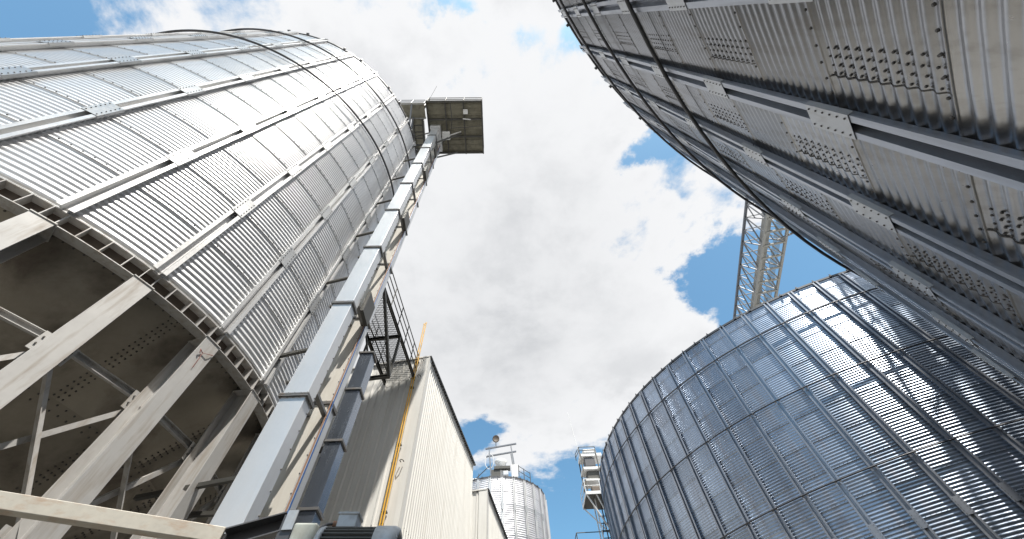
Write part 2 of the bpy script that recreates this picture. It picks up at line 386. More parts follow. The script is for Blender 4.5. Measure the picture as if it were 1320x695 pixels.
CL, RL = (-9.660, 5.790), 5.416
CT, RT = (16.882, -10.952), 17.88
CB, RB = (24.96, 27.652), 17.452
CF, RF = (-.60, 39.2), 4.70
sL = silo('grain_silo', 'tall bright silver corrugated silo raised on steel columns over a dark hopper, at the left',
          CL, RL, 5.03, 21.45, 1.14, 5.03, 1.14 / 11, .0083, 28, rad(-42.8), 8, 8, 'sheet_bright', 'stiff_bright', (18.73, 15.12), .21, .10, (-95, 30), 7.31, bolt_r=.012, roof_pitch=28, ring_r=.035)
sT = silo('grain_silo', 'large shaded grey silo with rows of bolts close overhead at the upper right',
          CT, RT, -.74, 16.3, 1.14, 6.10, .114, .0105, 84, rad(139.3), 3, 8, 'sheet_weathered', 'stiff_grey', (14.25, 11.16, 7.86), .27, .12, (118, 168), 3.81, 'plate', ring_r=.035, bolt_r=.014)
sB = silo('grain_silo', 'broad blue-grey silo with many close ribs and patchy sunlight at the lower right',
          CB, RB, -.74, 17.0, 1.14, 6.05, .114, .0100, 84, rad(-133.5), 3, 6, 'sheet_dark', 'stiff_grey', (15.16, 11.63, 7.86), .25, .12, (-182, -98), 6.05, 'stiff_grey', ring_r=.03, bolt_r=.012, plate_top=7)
sF = silo('grain_silo', 'small distant pale silo behind the cream sheds with equipment on its roof',
          CF, RF, -.74, 20.0, 1.14, 5.0, .114 * 1.5, .018, 28, rad(-96), 4, 6, 'sheet_far', 'stiff_bright', (), .20, .10, (-150, -20), 6.0, 'plate', bolt_r=0, roof_pitch=26)

# the shaded silo: lapped vertical seams with four rows of bolts, in every second sheet
BP, BN = [], []; seam = MB()
for k in range(-3, 7):
    a_c = sT.phase - (k + .5) * sT.db
    for ti, zj in enumerate([j for j in sT.js]):
        idx = round((zj - 6.10) / 1.14)
        if (idx + k) % 2: continue
        zt = min(zj + 1.14, 16.2)
        for rI, off in enumerate((-.12, -.035, .05, .13)):
            aa = a_c - (.10 + off) / RT
            n = 20
            for q_ in range(n):
                zz = zj + .114 * (q_ // 2 + .30 + .36 * (q_ % 2) + (.1 if rI % 2 else 0))
                if zz > zt - .04: continue
                rloc = RT + .0105 * math.cos(2 * PI * (zz - 6.10) / .114) + .005
                BP.append((rloc * math.cos(aa), rloc * math.sin(aa), zz - GZ)); BN.append((math.cos(aa), math.sin(aa), 0))
        # the lap's free edge follows the corrugation
        aa = a_c - (.10 + .17) / RT; nz = 60
        for q_ in range(nz):
            za, zb = zj + .01 + (zt - zj - .02) * q_ / nz, zj + .01 + (zt - zj - .02) * (q_ + 1) / nz
            ra = RT + .0105 * math.cos(2 * PI * (za - 6.10) / .114) + .004; rb_ = RT + .0105 * math.cos(2 * PI * (zb - 6.10) / .114) + .004
            seam.add([cyl(CT, ra + d, aa + s_ / RT, za) for d, s_ in ((0, 0), (.008, 0), (.008, .012), (0, .012))] + [cyl(CT, rb_ + d, aa + s_ / RT, zb) for d, s_ in ((0, 0), (.008, 0), (.008, .012), (0, .012))],
                     [(0, 1, 5, 4), (1, 2, 6, 5), (2, 3, 7, 6)])
bo = bolts('seam_bolts', BP, BN, .0115, .012, 'bolt_dark', sT.t); bo['kind'] = 'stuff'
seam.build('seam_edge', 'bolt_dark', sT.t)

# bottom edge of the left silo: ring beam, gussets, columns, ties, hopper
T = sL.t; nb = 28
m_ = MB(); zr0, zr1 = 4.74, 5.03
m_.lathe((*CL, 0), (0, 0, 1), [(zr1, RL - .12), (zr1, RL + .03), (zr1 - .012, RL + .03), (zr1 - .012, RL - .10), (zr0 + .012, RL - .10), (zr0 + .012, RL + .06), (zr0, RL + .06), (zr0, RL - .05), (zr0 + .008, RL - .12), (zr1, RL - .12)], 168, 0, False)
m_.build('ring_beam', 'column', T)
MB().lathe((*CL, 0), (0, 0, 1), [(zr0 + .013, RL - .097), (zr1 - .013, RL - .097)], 168, 0, False).build('ring_web_shade', 'web_shade_and_brown', T)  # dark skin over the web, painting the shade inside the ring beam
m_ = MB(); m_.lathe((*CL, 0), (0, 0, 1), [(zr1 + .02, RL + .022), (zr1 + .05, RL + .03), (zr1 + .05, RL + .018)], 168, 0, False); m_.build('base_angle', 'column', T)
def radial_plate(C, r_a, r_b, a, z_a, z_b, th=.012):
    d = Vector((math.cos(a), math.sin(a), 0)); s_ = Vector((-math.sin(a), math.cos(a), 0))
    return MB().obb(Vector((*C, 0)) + d * (r_a + r_b) / 2 + Vector((0, 0, (z_a + z_b) / 2)), d * (r_b - r_a) / 2, s_ * th / 2, Vector((0, 0, (z_b - z_a) / 2)))
for k in range(nb):
    a = sL.phase + k * sL.db
    if not inside(a, (-95, 20)): continue
    for f_ in (-.045, .045, .27, .5, .73):
        radial_plate(CL, RL - .098, RL + .045, a + f_ * sL.db * (1 if abs(f_) > .1 else 1.6), zr0 + .013, zr1 - .013).build('gusset', 'column', T)
for k in range(nb):
    a = sL.phase + k * sL.db
    d = Vector((math.cos(a), math.sin(a), 0)); s_ = Vector((-d.y, d.x, 0))
    c0 = Vector((*CL, 0)) + d * (RL - .075)
    cb = MB(); cb.hbeam(c0 + Vector((0, 0, GZ)), c0 + Vector((0, 0, 4.72)), .27, .34, .016, d)
    cap = cb.obb(c0 + Vector((0, 0, 4.728)), d * .18, s_ * .145, Vector((0, 0, .009)))
    cb.obb(c0 + Vector((0, 0, GZ + .015)), d * .24, s_ * .2, Vector((0, 0, .013)))
    cb.build('column', 'column', T, bevel=.003)
# ties and X bracing between the columns, on the inner side
def colp(k, r, z):
    a = sL.phase + k * sL.db; return cyl(CL, r, a, z)
for k in range(nb):
    MB().channel(colp(k, RL - .30, 3.72), colp(k + 1, RL - .30, 3.72), .05, .09, .009).build('tie', 'column', T)
    if k % 2 == 0 or True:
        MB().angle(colp(k, RL - .25, 3.62), colp(k + 1, RL - .25, 2.05), .07, .010).build('brace', 'column', T)
        MB().angle(colp(k, RL - .34, 2.05), colp(k + 1, RL - .34, 3.62), .065, .010, (0, 0, -1)).build('brace', 'column', T)
        MB().angle(colp(k, RL - .25, 1.75), colp(k + 1, RL - .25, -.2), .07, .010).build('brace', 'column', T)
for k in range(nb):
    a = sL.phase + k * sL.db
    if not inside(a, (-95, 20)): continue
    d = Vector((math.cos(a), math.sin(a), 0)); s_ = Vector((-d.y, d.x, 0))
    for z, hh in ((3.62, .13), (1.95, .16)):
        c0 = Vector((*CL, 0)) + d * (RL - .262) + Vector((0, 0, z)); gp = MB(); gp.obb(c0, d * .005, s_ * .19, Vector((0, 0, hh)))
        for by in (-.155, -.11, .11, .155):
            for bz in (-.05, .05): gp.lathe(c0 + d * .004 + s_ * by + Vector((0, 0, bz)), d, [(0, .011), (.012, .011), (.012, 0)], 6, 1, False)
        gp.build('gusset_plate', ['column', 'bolt_dark'], T)
# hopper: cone of lapped plates
na, nr = 112, 24; V = []; tone = []
zh0, zh1, rh0, rh1 = 4.90, .35, RL - .122, .35
for i in range(nr + 1):
    f_ = i / nr; r = rh0 + (rh1 - rh0) * f_; z = zh0 + (zh1 - zh0) * f_
    for j in range(na):
        a = 2 * PI * j / na; lap = .008 * ((i % 6) / 6.0)
        V.append((r * math.cos(a), r * math.sin(a), z + lap - GZ))
V = np.array(V); i = np.arange(nr)[:, None]; j = np.arange(na)[None]
Q = np.stack([i * na + j, (i + 1) * na + j, (i + 1) * na + (j + 1) % na, i * na + (j + 1) % na], 2).reshape(-1, 4)
key = (i // 6) * 31 + ((j + (i // 6) * 3) // 7) * 17
hp = np_mesh('hopper', V, Q, 'hopper', T, (np.abs(np.sin(key * 12.9898) * 43758.5) % 1).reshape(-1))
BP, BN = [], []; sl_ = math.atan2(zh0 - zh1, rh0 - rh1); nrm = lambda a: (math.cos(a) * math.sin(sl_), math.sin(a) * math.sin(sl_), -math.cos(sl_))
def hop(f_, a): r = rh0 + (rh1 - rh0) * f_; return (r * math.cos(a), r * math.sin(a), zh0 + (zh1 - zh0) * f_ - GZ)
for ring in range(4):
    for da in range(16):                                           # radial seams: double rows
        a = 2 * PI * (da * 7 + ring * 4) / na
        if not inside(a, (-150, 60)): continue
        for u in range(22):
            f_ = ring / 4 + (u + .5) / 88
            r = rh0 + (rh1 - rh0) * f_
            for o_ in (-.06, 0, .06):
                aa = a + o_ / r; BP.append(hop(f_, aa)); BN.append(nrm(aa))
    for u in range(int(260 * (1 - ring / 4.5))):
        a = 2 * PI * u / int(260 * (1 - ring / 4.5))
        if not inside(a, (-150, 60)): continue
        for o_ in (.006, .02):
            BP.append(hop(ring / 4 + o_, a)); BN.append(nrm(a))
hb = bolts('hopper_bolts', BP, BN, .013, .012, 'bolt_dark', T); hb['kind'] = 'stuff'
m_ = MB(); m_.lathe((*CL, 0), (0, 0, 1), [(.35, .36), (.35, .42), (.30, .42), (.30, .30), (-.1, .30), (-.1, .38), (-.16, .38), (-.16, .28)], 32, 0, False); m_.build('outlet', 'dark_steel', T)

# cord tied to a column top
m_ = MB(); p0 = Vector((-5.72, 5.33, 4.55))
a2 = sL.phase + 2 * sL.db; dd = Vector((math.cos(a2), math.sin(a2), 0)); ss = Vector((-dd.y, dd.x, 0)); c0 = Vector((*CL, 0)) + dd * (RL + .105)
m_.tube([c0 + ss * .12 + Vector((0, 0, 4.55)), c0 + ss * .05 + Vector((0, 0, 4.50)) + dd * .015, c0 - ss * .03 + Vector((0, 0, 4.46)), c0 - ss * .02 + Vector((0, 0, 4.35)) + dd * .01, c0 + Vector((0, 0, 4.20))], .0045, 6)
m_.tube([c0 - ss * .03 + Vector((0, 0, 4.46)), c0 - ss * .10 + Vector((0, 0, 4.47)) + dd * .02, c0 - ss * .06 + Vector((0, 0, 4.42)) + dd * .01], .006, 6)
tag(m_.build('cord', 'red', None, origin=c0), 'short dark red cord tied near the top of a pale column under the left silo', 'cord')

# ------------------------------------------------------------------ bucket elevator beside the left silo
E_ = thing('bucket_elevator', 'tall bucket elevator, two square silver legs rising beside the left silo to a high platform', 'elevator', (-3.33, 5.7, GZ))
def casing(x0, x1, y0, y1, z0, z1, mat, zf, name='leg_casing', fl=.035):
    o = MB().box(x0, x1, y0, y1, z0, z1).build(name, mat, E_, bevel=.004)
    # vertical angle along the bolted corner
    for z in zf:
        f_ = MB()
        f_.box(x0 - fl, x1 + fl, y0 - fl, y1 + fl, z - .03, z - .004); f_.box(x0 - fl, x1 + fl, y0 - fl, y1 + fl, z + .004, z + .03)
        for t_ in np.linspace(x0, x1, 5):
            f_.lathe((t_, y0 - fl * .55, z - .045), (0, 0, 1), [(0, .0), (0, .010), (.09, .010), (.09, 0)], 6, 0, False)
        for t_ in np.linspace(y0, y1, 4):
            f_.lathe((x1 + fl * .55, t_, z - .045), (0, 0, 1), [(0, .0), (0, .010), (.09, .010), (.09, 0)], 6, 0, False)
        f_.build('flange', 'flange', o)
    return o
zf = [4.44 + 2.48 * k for k in range(8)] + [1.96]
cA = casing(-3.53, -3.13, 5.10, 5.38, GZ + .4, 23.3, 'casing', zf)
cB = casing(-3.53, -3.145, 5.98, 6.27, GZ + .4, 23.3, 'casing', [z + .55 for z in zf])
MB().box(-3.50, -3.17, 5.972, 5.982, GZ + .5, 23.2).build('face_panel', 'casing_cream', cB)
# seam bolts along the edges of the casings
BP, BN = [], []
for z in np.arange(-1, 23, .31):
    BP.append((-3.13, 5.355, z)); BN.append((1, 0, 0))
    BP.append((-3.17, 5.98, z)); BN.append((0, -1, 0))
bo = bolts('casing_bolts', [(x + 3.33, y - 5.7, z - GZ) for x, y, z in BP], BN, .012, .012, 'flange', E_); bo['kind'] = 'stuff'
for z in [z + .25 for z in zf]:
    f_ = MB(); f_.box(-3.20, -3.12, 5.38, 5.98, z, z + .05); f_.box(-3.50, -3.42, 5.38, 5.98, z, z + .05); f_.build('spacer', 'flange', E_)
# inspection doors, cable tray and ladder rail on the outer leg
MB().box(-3.145, -3.115, 6.00, 6.05, GZ + 1, 23).build('cable_tray', 'stiff_bright', E_)
MB().tube([(-3.10, 5.975, GZ + 1.2), (-3.10, 5.975, 23)], .012, 6).build('cable', 'blue', E_)
MB().tube([(-3.125, 5.95, GZ + 1.2), (-3.125, 5.95, 23)], .012, 6).build('cable', 'brass', E_)
for z in [z + 1.2 for z in zf]:
    f_ = MB(); f_.bar((-3.53, 5.22, z), (-5.1, 5.60, z), .06, .06); f_.bar((-3.53, 6.1, z), (-4.62, 6.1, z), .06, .06)
    f_.bar((-3.50, 5.22, z - .02), (-3.50, 6.1, z - .02), .05, .05); f_.build('wall_bracket', 'frame_dark', E_)
for z in (7.1, 12.0, 16.9, 20.4):
    f_ = MB(); f_.box(-3.10, -3.02, 5.45, 5.92, z, z + .7)
    f_.build('access_hatch', 'frame_dark', E_)
# head and platform under it
zp = 23.7; px0, px1, py0, py1 = -3.72, -.66, 3.70, 6.55
HP = MB().box(px0, px1, py0, py1, zp, zp + .03).build('platform', 'grating', E_)
for i in range(4):
    y = py0 + (py1 - py0) * i / 3; MB().channel((px0 - .03, y, zp - .09), (px1 + .03, y, zp - .09), .08, .17).build('beam', 'frame_dark', HP)
for i in range(4):
    x = px0 + (px1 - px0) * i / 3; MB().channel((x, py0 - .06, zp - .13), (x, py1 + .06, zp - .13), .07, .10).build('beam', 'frame_dark', HP)
for i in range(10):
    y = py0 + .15 + (py1 - py0 - .3) * i / 9; MB().box(px0, px1, y - .018, y + .018, zp - .035, zp - .002).build('deck_rib', 'grating', HP)
for z in (zp + .55, zp + 1.1):
    f_ = MB(); pts = [(px0, py0), (px1, py0), (px1, py1), (px0, py1), (px0, py0)]
    for a, b_ in zip(pts, pts[1:]): f_.tube([(*a, z), (*b_, z)], .022, 6)
    f_.build('handrail', 'frame_dark', HP)
for i in range(4):
    for (x, y) in ((px0 + (px1 - px0) * i / 3, py0), (px1, py0 + (py1 - py0) * i / 3), (px0 + (px1 - px0) * i / 3, py1)):
        MB().tube([(x, y, zp), (x, y, zp + 1.1)], .022, 6).build('rail_post', 'frame_dark', HP)
f_ = MB(); f_.box(-3.62, -3.05, 4.95, 6.4, zp - .35, zp + 1.9); f_.build('head', 'casing', E_, bevel=.02)
f_ = MB(); f_.box(-3.0, -2.55, 5.3, 5.75, zp - .3, zp - .02); f_.build('drive_housing', 'white', E_, bevel=.02)
MB().bar((-2.55, 5.5, zp - .22), (-1.9, 5.3, zp - .22), .05, .05).build('conduit', 'white', E_)
MB().bar((-1.75, 4.6, zp - .22), (-1.3, 4.65, zp - .22), .05, .05).build('conduit', 'white', E_)
MB().tube([(-3.9, 4.0, zp), (-3.9, 4.0, zp + 1.5)], .1, 10).build('vent_pipe', 'frame_dark', E_)
MB().tube([(-3.8, 3.9, zp + .9), (-3.35, 3.2, zp + 2.2)], .008, 5).build('aerial', 'frame_dark', E_)
# truss stairs hanging between the platform and the silo wall
f_ = MB()
for dx in (0, .55):
    f_.bar((-4.55 + dx, 4.0, zp), (-4.55 + dx, 7.3, zp - 1.0), .10, .28)
f_.build('stringer', 'frame_dark', E_)
SD = MB().add([(-4.50, 4.0, zp - .1), (-3.95, 4.0, zp - .1), (-4.1, 7.2, zp - .9), (-4.9, 7.2, zp - .9), (-4.50, 4.0, zp - .05), (-3.95, 4.0, zp - .05), (-4.1, 7.2, zp - .85), (-4.9, 7.2, zp - .85)],
         [(3, 2, 1, 0), (4, 5, 6, 7), (0, 1, 5, 4), (1, 2, 6, 5), (2, 3, 7, 6), (3, 0, 4, 7)]).build('side_deck', 'grating', E_)
for i in range(9):
    y = 4.2 + i * .34; MB().box(-4.6 - i * .02, -3.98, y, y + .05, zp - .20 - i * .085, zp - .11 - i * .085).build('deck_rib', 'frame_dark', SD)

# wiring and small fittings under the platform
MB().tube([(-2.4, 3.75, zp - .2), (-2.35, 4.6, zp - .28), (-2.5, 5.4, zp - .22), (-3.0, 5.9, zp - .4)], .018, 6).build('cable', 'rubber', E_)
MB().tube([(-.75, 5.0, zp - .2), (-1.6, 5.05, zp - .3), (-2.5, 5.1, zp - .22)], .015, 6).build('cable', 'rubber', E_)
for p, q_ in (((-3.1, 5.4, zp - 2.2), (-1.9, 5.4, zp - .18)), ((-3.3, 6.27, zp - 2.0), (-2.2, 6.5, zp - .18))):
    MB().angle(p, q_, .09, .012).build('knee_brace', 'frame_dark', E_)
MB().box(-1.7, -1.45, 4.1, 4.35, zp - .30, zp - .19).build('lamp_head', 'white', E_, bevel=.02)
# gangway from platform to the silo's eave
G_ = thing('gangway', 'pale steel gangway joining the left silo eave to the high elevator platform', 'gangway', (-4.6, 4.6, 22.0))
MB().box(-5.9, -3.75, 3.72, 4.42, 23.0, 23.04).build('deck', 'grating', G_)
for y in (3.70, 4.44): MB().channel((-6.1, y, 22.95), (-3.73, y, 22.95), .07, .2).build('side_beam', 'truss_cream', G_)
for z in (23.55, 24.1):
    MB().tube([(-6.1, 3.70, z), (-3.73, 3.70, z)], .02, 6).build('handrail', 'truss', G_)
for x in (-6.0, -5.2, -4.5, -3.8): MB().tube([(x, 3.70, 22.95), (x, 3.70, 24.1)], .02, 6).build('rail_post', 'truss', G_)
for p, q_ in (((-5.8, 3.9, 22.9), (-5.05, 4.9, 21.3)), ((-5.0, 4.0, 22.9), (-4.9, 5.0, 21.0)), ((-4.4, 3.72, 22.9), (-4.5, 5.5, 20.6)), ((-4.4, 4.4, 22.9), (-4.5, 5.5, 20.6))):
    MB().bar(p, q_, .08, .08).build('strut', 'truss', G_)

# discharge spout beside the legs
D_ = thing('discharge_spout', 'short blue-grey square spout with black flanges standing behind the elevator legs', 'spout', (-3.12, 6.75, GZ))
for k, (za, zb) in enumerate(((GZ, 1.1), (1.1, 2.2), (2.2, 3.42), (3.42, 4.64), (4.64, 5.86), (5.86, 6.95))):
    o = MB().box(-3.27, -2.98, 6.60, 6.90, za + .004, zb - .004).build('section', 'casing_shaded', D_, bevel=.004)
    MB().box(-3.30, -2.95, 6.57, 6.93, zb - .025, zb + .02).build('flange', 'flange', o)

# ------------------------------------------------------------------ walkway to the shed roof
W_ = thing('access_walkway', 'dark railed walkway bridging from the elevator legs to the cream shed', 'walkway', (-4.0, 9.0, 11.0))
zz = 11.0
gd = MB()
for i in range(24):
    f_ = (i + .5) / 24; gd.bar((-4.95 + 1.13 * f_, 7.4, zz), (-4.5 + 1.14 * f_, 12.2 - .2 * f_, zz), .007, .03)
for i in range(46):
    y = 7.45 + i * .1; f_ = (y - 7.4) / 4.6; gd.bar((-4.93 + .44 * f_, y, zz - .01), (-3.84 + .46 * f_, y, zz - .01), .012, .012)
gd.build('deck_grating', 'frame_dark', W_)
for a, b_ in (((-3.80, 7.4), (-3.34, 12.0)), ((-4.97, 7.4), (-4.52, 12.2)), ((-4.97, 7.4), (-3.80, 7.4)), ((-4.75, 9.75), (-3.57, 9.62))):
    MB().channel((*a, zz - .07), (*b_, zz - .07), .07, .14).build('beam', 'frame_dark', W_)
for x0_, x1_ in ((-3.80, -3.34), (-4.97, -4.52)):
    for z in (zz + .4, zz + .75, zz + 1.1): MB().tube([(x0_, 7.4, z), (x1_, 12.0, z)], .02, 6).build('handrail', 'frame_dark', W_)
    for i in range(6):
        f_ = i / 5; MB().tube([(x0_ + (x1_ - x0_) * f_, 7.4 + 4.5 * f_, zz), (x0_ + (x1_ - x0_) * f_, 7.4 + 4.5 * f_, zz + 1.1)], .02, 6).build('rail_post', 'frame_dark', W_)
MB().channel((-3.55, 9.60, 9.0), (-3.78, 7.5, 10.9), .09, .10).build('knee_brace', 'frame_dark', W_)
MB().channel((-4.75, 9.75, 9.0), (-3.52, 9.58, 9.0), .09, .12).build('lower_beam', 'frame_dark', W_)
MB().channel((-3.55, 9.60, 9.0), (-3.57, 9.62, 10.9), .08, .08).build('hanger', 'frame_dark', W_)
MB().channel((-4.72, 9.75, 9.0), (-4.74, 9.77, 10.9), .06, .06).build('hanger', 'frame_dark', W_)
MB().channel((-4.2, 9.68, 9.05), (-4.55, 8.0, 10.9), .05, .05).build('knee_brace', 'frame_dark', W_)

# ------------------------------------------------------------------ cream sheds
def shed(name, label, K, ua, va, lu, lv, ztop, pitch_f, pitch_s, joints):
    K = Vector((K[0], K[1], 0)); u = Vector((math.cos(rad(ua)), math.sin(rad(ua)), 0)); v = Vector((math.cos(rad(va)), math.sin(rad(va)), 0))
    nu = Vector((math.cos(rad(ua + 90)), math.sin(rad(ua + 90)), 0)); nv = Vector((math.cos(rad(va - 90)), math.sin(rad(va - 90)), 0))
    T_ = thing(name, label, 'shed', (K.x, K.y, GZ))
    def clad(o, d, nrm_, L, pitch, z0, z1, off=0):
        """ribbed sheet between z0 and z1 running L metres along d"""
        m_ = MB(); n = int(L / pitch); pts = []
        for i in range(n):
            for f_, h_ in ((0, 0), (.62, 0), (.72, .035), (.88, .035)): pts.append(((i + f_) * pitch, h_ + off))
        pts.append((n * pitch, off)); vs = []
        for x, h_ in pts: vs += [o + d * x + nrm_ * h_ + Vector((0, 0, z0)), o + d * x + nrm_ * h_ + Vector((0, 0, z1))]
        fs = [(2 * i, 2 * i + 2, 2 * i + 3, 2 * i + 1) for i in range(len(pts) - 1)]
        if d.cross(Vector((0, 0, 1))).dot(nrm_) < 0: fs = [f[::-1] for f in fs]
        # closed top and bottom edge thickness
        k = len(vs)
        for x, h_ in pts: vs += [o + d * x - nrm_ * .02 + Vector((0, 0, z0)), o + d * x - nrm_ * .02 + Vector((0, 0, z1))]
        for i in range(len(pts) - 1):
            fs.append((2 * i, k + 2 * i, k + 2 * i + 2, 2 * i + 2)); fs.append((2 * i + 1, 2 * i + 3, k + 2 * i + 3, k + 2 * i + 1))
        return m_.add(vs, fs)
    nu = -nu if nu.dot(-K) < 0 else nu
    zs = [GZ] + joints + [ztop]
    for wi, (d, nn, L, pt) in enumerate(((u, nu, lu, pitch_f), (v, nv, lv, pitch_s))):
        core = MB(); core.obb(K + d * (L / 2) - nn * .13 + Vector((0, 0, (GZ + ztop) / 2)), d * (L / 2 - .03), nn * .1, Vector((0, 0, (ztop - GZ) / 2 - .02)))
        wo = core.build('wall', 'cream', T_)
        for i in range(len(zs) - 1):
            clad(K + d * .0, d, nn, L, pt, zs[i], zs[i + 1] + (.05 if i < len(zs) - 2 else 0), -.004 * i if False else .004 * (len(zs) - i)).build('cladding_sheet', 'cream', wo)
            if i:
                P_ = []; N_ = []
                for q_ in range(int(L / pt)):
                    p = K + d * ((q_ + .8) * pt) + nn * .055 + Vector((0, 0, zs[i] + .05)) - Vector((K.x, K.y, GZ)); P_.append(p[:]); N_.append(nn[:])
                b_ = bolts('sheet_screws', P_, N_, .014, .01, 'bolt_dark', wo); b_['kind'] = 'stuff'
    # corner flashing
    for z0_, z1_ in ((GZ, ztop + .02),):
        m_ = MB(); c = K + Vector((0, 0, (z0_ + z1_) / 2)); h = Vector((0, 0, (z1_ - z0_) / 2))
        m_.obb(c + u * .17 + nu * .060, u * .21, nu * .008, h); m_.obb(c + v * .05 + nv * .060, v * .12, nv * .008, h)
        m_.build('corner_flashing', 'cream', T_)
    # roof with its dark ribbed edge
    m_ = MB(); c = K + u * (lu / 2) + v * (lv / 2) + Vector((0, 0, ztop + .03)); m_.obb(c, u * (lu / 2 + .02), v * (lv / 2 + .02), Vector((0, 0, .03))); m_.build('roof', 'roofing', T_)
    m_ = MB()
    m_.obb(K + v * (lv / 2) + nv * .07 + Vector((0, 0, ztop + .045)), v * (lv / 2 + .06), nv * .06, Vector((0, 0, .02)))
    for q_ in range(int(lv / pitch_s)):
        m_.obb(K + v * ((q_ + .8) * pitch_s) + nv * .09 + Vector((0, 0, ztop + .01)), v * .035, nv * .035, Vector((0, 0, .022)))
    m_.build('roof_edge', 'roof_edge', T_)
    m_ = MB(); m_.obb(K + u * (lu / 2) + nu * .045 + Vector((0, 0, ztop + .035)), u * (lu / 2 + .03), nu * .045, Vector((0, 0, .03))); m_.build('top_flashing', 'cream', T_)
    m_ = MB()
    for q_ in range(int(lu / pitch_f)):
        m_.obb(K + u * ((q_ + .8) * pitch_f) + nu * .035 + Vector((0, 0, ztop - .035)), u * .03, nu * .03, Vector((0, 0, .03)))
    m_.build('rib_closure', 'dark_steel', T_)
    return T_, K, u, v, nu, nv
SH, K, u_, v_, nu_, nv_ = shed('metal_shed', 'large cream ribbed metal shed behind the elevator, lit on two sides', (-2.93, 11.82), 170.4, 79.6, 9.0, 7.95, 12.0, .27, .19, [5.6])
shed('metal_shed', 'smaller cream metal annex behind the big shed, in front of the distant silo', (-.81, 20.2), 170.4, 80.0, 5.0, 8.5, 11.0, .27, .19, [6.0])

# yellow conduits on the shed's front
ux = u_ * .40; p0 = K + ux + nu_ * .20
for dx, zt in ((-.035, 14.05), (.045, 14.0)):
    m_ = MB(); p = p0 + u_ * dx; m_.tube([p + Vector((0, 0, GZ)), p + Vector((0, 0, zt))], .022, 10)
    m_.tube([p + Vector((0, 0, zt)), p + Vector((0, 0, zt + .10))], .030, 8)
    o = m_.build('yellow_pipe', 'yellow', None, origin=(p.x, p.y, GZ))
    tag(o, 'thin yellow vertical pipe on the shed front, ' + ('the one nearer the shed corner' if dx < 0 else 'the one farther from the shed corner'), 'pipe', 'pair of yellow pipes up the shed wall')
    for z in (3.9, 5.9, 8.0, 10.4, 11.7):
        c = MB(); c.obb(p - nu_ * .05 + Vector((0, 0, z)), u_ * .035, nu_ * .055, Vector((0, 0, .02))); c.build('clamp', 'dark_steel', o)
for z in (7.4, 10.9, 11.75):
    p = K + u_ * .24 + nu_ * .12 + Vector((0, 0, z)); m_ = MB()
    m_.tube([p, p + nu_ * .10, p + nu_ * .14 - u_ * .05, p + nu_ * .10 - u_ * .10, p - u_ * .10], .014, 6)
    tag(m_.build('wall_hook', 'frame_dark', None, origin=p), {7.4: 'lowest', 10.9: 'middle', 11.75: 'topmost'}[z] + ' of three small dark hooks beside the yellow pipes', 'hook', 'hooks beside the yellow pipes')
# small lamp on a bracket of the shed's front
p = K + u_ * 2.75 + nu_ * .06 + Vector((0, 0, 7.9))
LA = thing('wall_lamp', 'small dark lamp on a bent arm fixed to the shaded front of the cream shed', 'lamp', p)
MB().tube([p, p + nu_ * .35 + Vector((0, 0, .10)), p + nu_ * .62 + Vector((0, 0, .0))], .022, 6).build('arm', 'frame_dark', LA)
MB().obb(p + nu_ * .66 - Vector((0, 0, .08)), u_ * .13, nu_ * .10, Vector((0, 0, .06))).build('lamp_head', 'frame_dark', LA, bevel=.02)
MB().obb(p + nu_ * .01, u_ * .07, nu_ * .03, Vector((0, 0, .10))).build('mounting_plate', 'frame_dark', LA)

# ------------------------------------------------------------------ frame, beam and motor close to the camera
F_ = thing('steel_frame', 'dark bolted steel frame at the foot of the elevator beside the motor', 'frame', (-2.45, 4.2, GZ))
MB().channel((-2.62, 4.12, 1.88), (-2.16, 4.24, 2.07), .14, .17, .012).build('cross_beam', 'dark_steel', F_)
o = MB().channel((-2.12, 4.22, GZ), (-2.12, 4.22, 2.12), .12, .10, .012, (0, 1, 0)).build('post', 'dark_steel', F_)
MB().channel((-2.66, 4.12, GZ), (-2.66, 4.12, 1.92), .12, .10, .012, (0, 1, 0)).build('post', 'dark_steel', F_)
MB().obb((-2.10, 4.16, 2.06), (.05, 0, 0), (0, .008, 0), (0, 0, .09)).build('end_plate', 'plate', F_)
MB().obb((-2.60, 4.10, 1.83), (.09, 0, 0), (0, .06, 0), (0, 0, .02)).build('foot_plate', 'dark_steel', F_)
BM = thing('support_beam', 'long cream rust-stained box beam crossing low in front of the silo columns', 'beam', (-3.4, 3.6, GZ))
MB().bar((-2.60, 4.02, 1.87), (-4.95, 2.86, 1.87), .10, .13).build('beam', 'beam_rust', BM, bevel=.006)
MB().bar((-2.75, 3.95, GZ), (-2.75, 3.95, 1.80), .10, .10).build('post', 'beam_rust', BM)
MB().bar((-4.85, 2.91, GZ), (-4.85, 2.91, 1.80), .10, .10).build('post', 'beam_rust', BM)

# electric motor: axis roughly along x
mc = Vector((-1.26, 3.86, 1.60)); ax = Vector((1, .06, -.02)).normalized(); R_ = .20
MO = thing('electric_motor', 'grey finned electric motor with a round fan cowl at the bottom edge', 'motor', (mc.x, mc.y, GZ))
b_ = MB(); b_.lathe(mc, ax, [(-.30, .10), (-.30, R_ * .86), (.16, R_ * .86), (.16, .10)], 40, 0, True)
nf = 30
for k in range(nf):
    a = 2 * PI * k / nf; o1 = ax.orthogonal().normalized(); o2 = ax.cross(o1); d = o1 * math.cos(a) + o2 * math.sin(a); s_ = ax.cross(d)
    b_.obb(mc + ax * -.07 + d * R_ * .93, ax * .225, s_ * .0035, d * R_ * .09)
b_.build('finned_body', 'motor_fin', MO)
MB().lathe(mc, ax, [(-.34, .07), (-.34, R_ * 1.0), (-.31, R_ * 1.04), (-.29, R_ * 1.02), (-.29, .1)], 40).build('end_shield', 'motor_grey', MO)
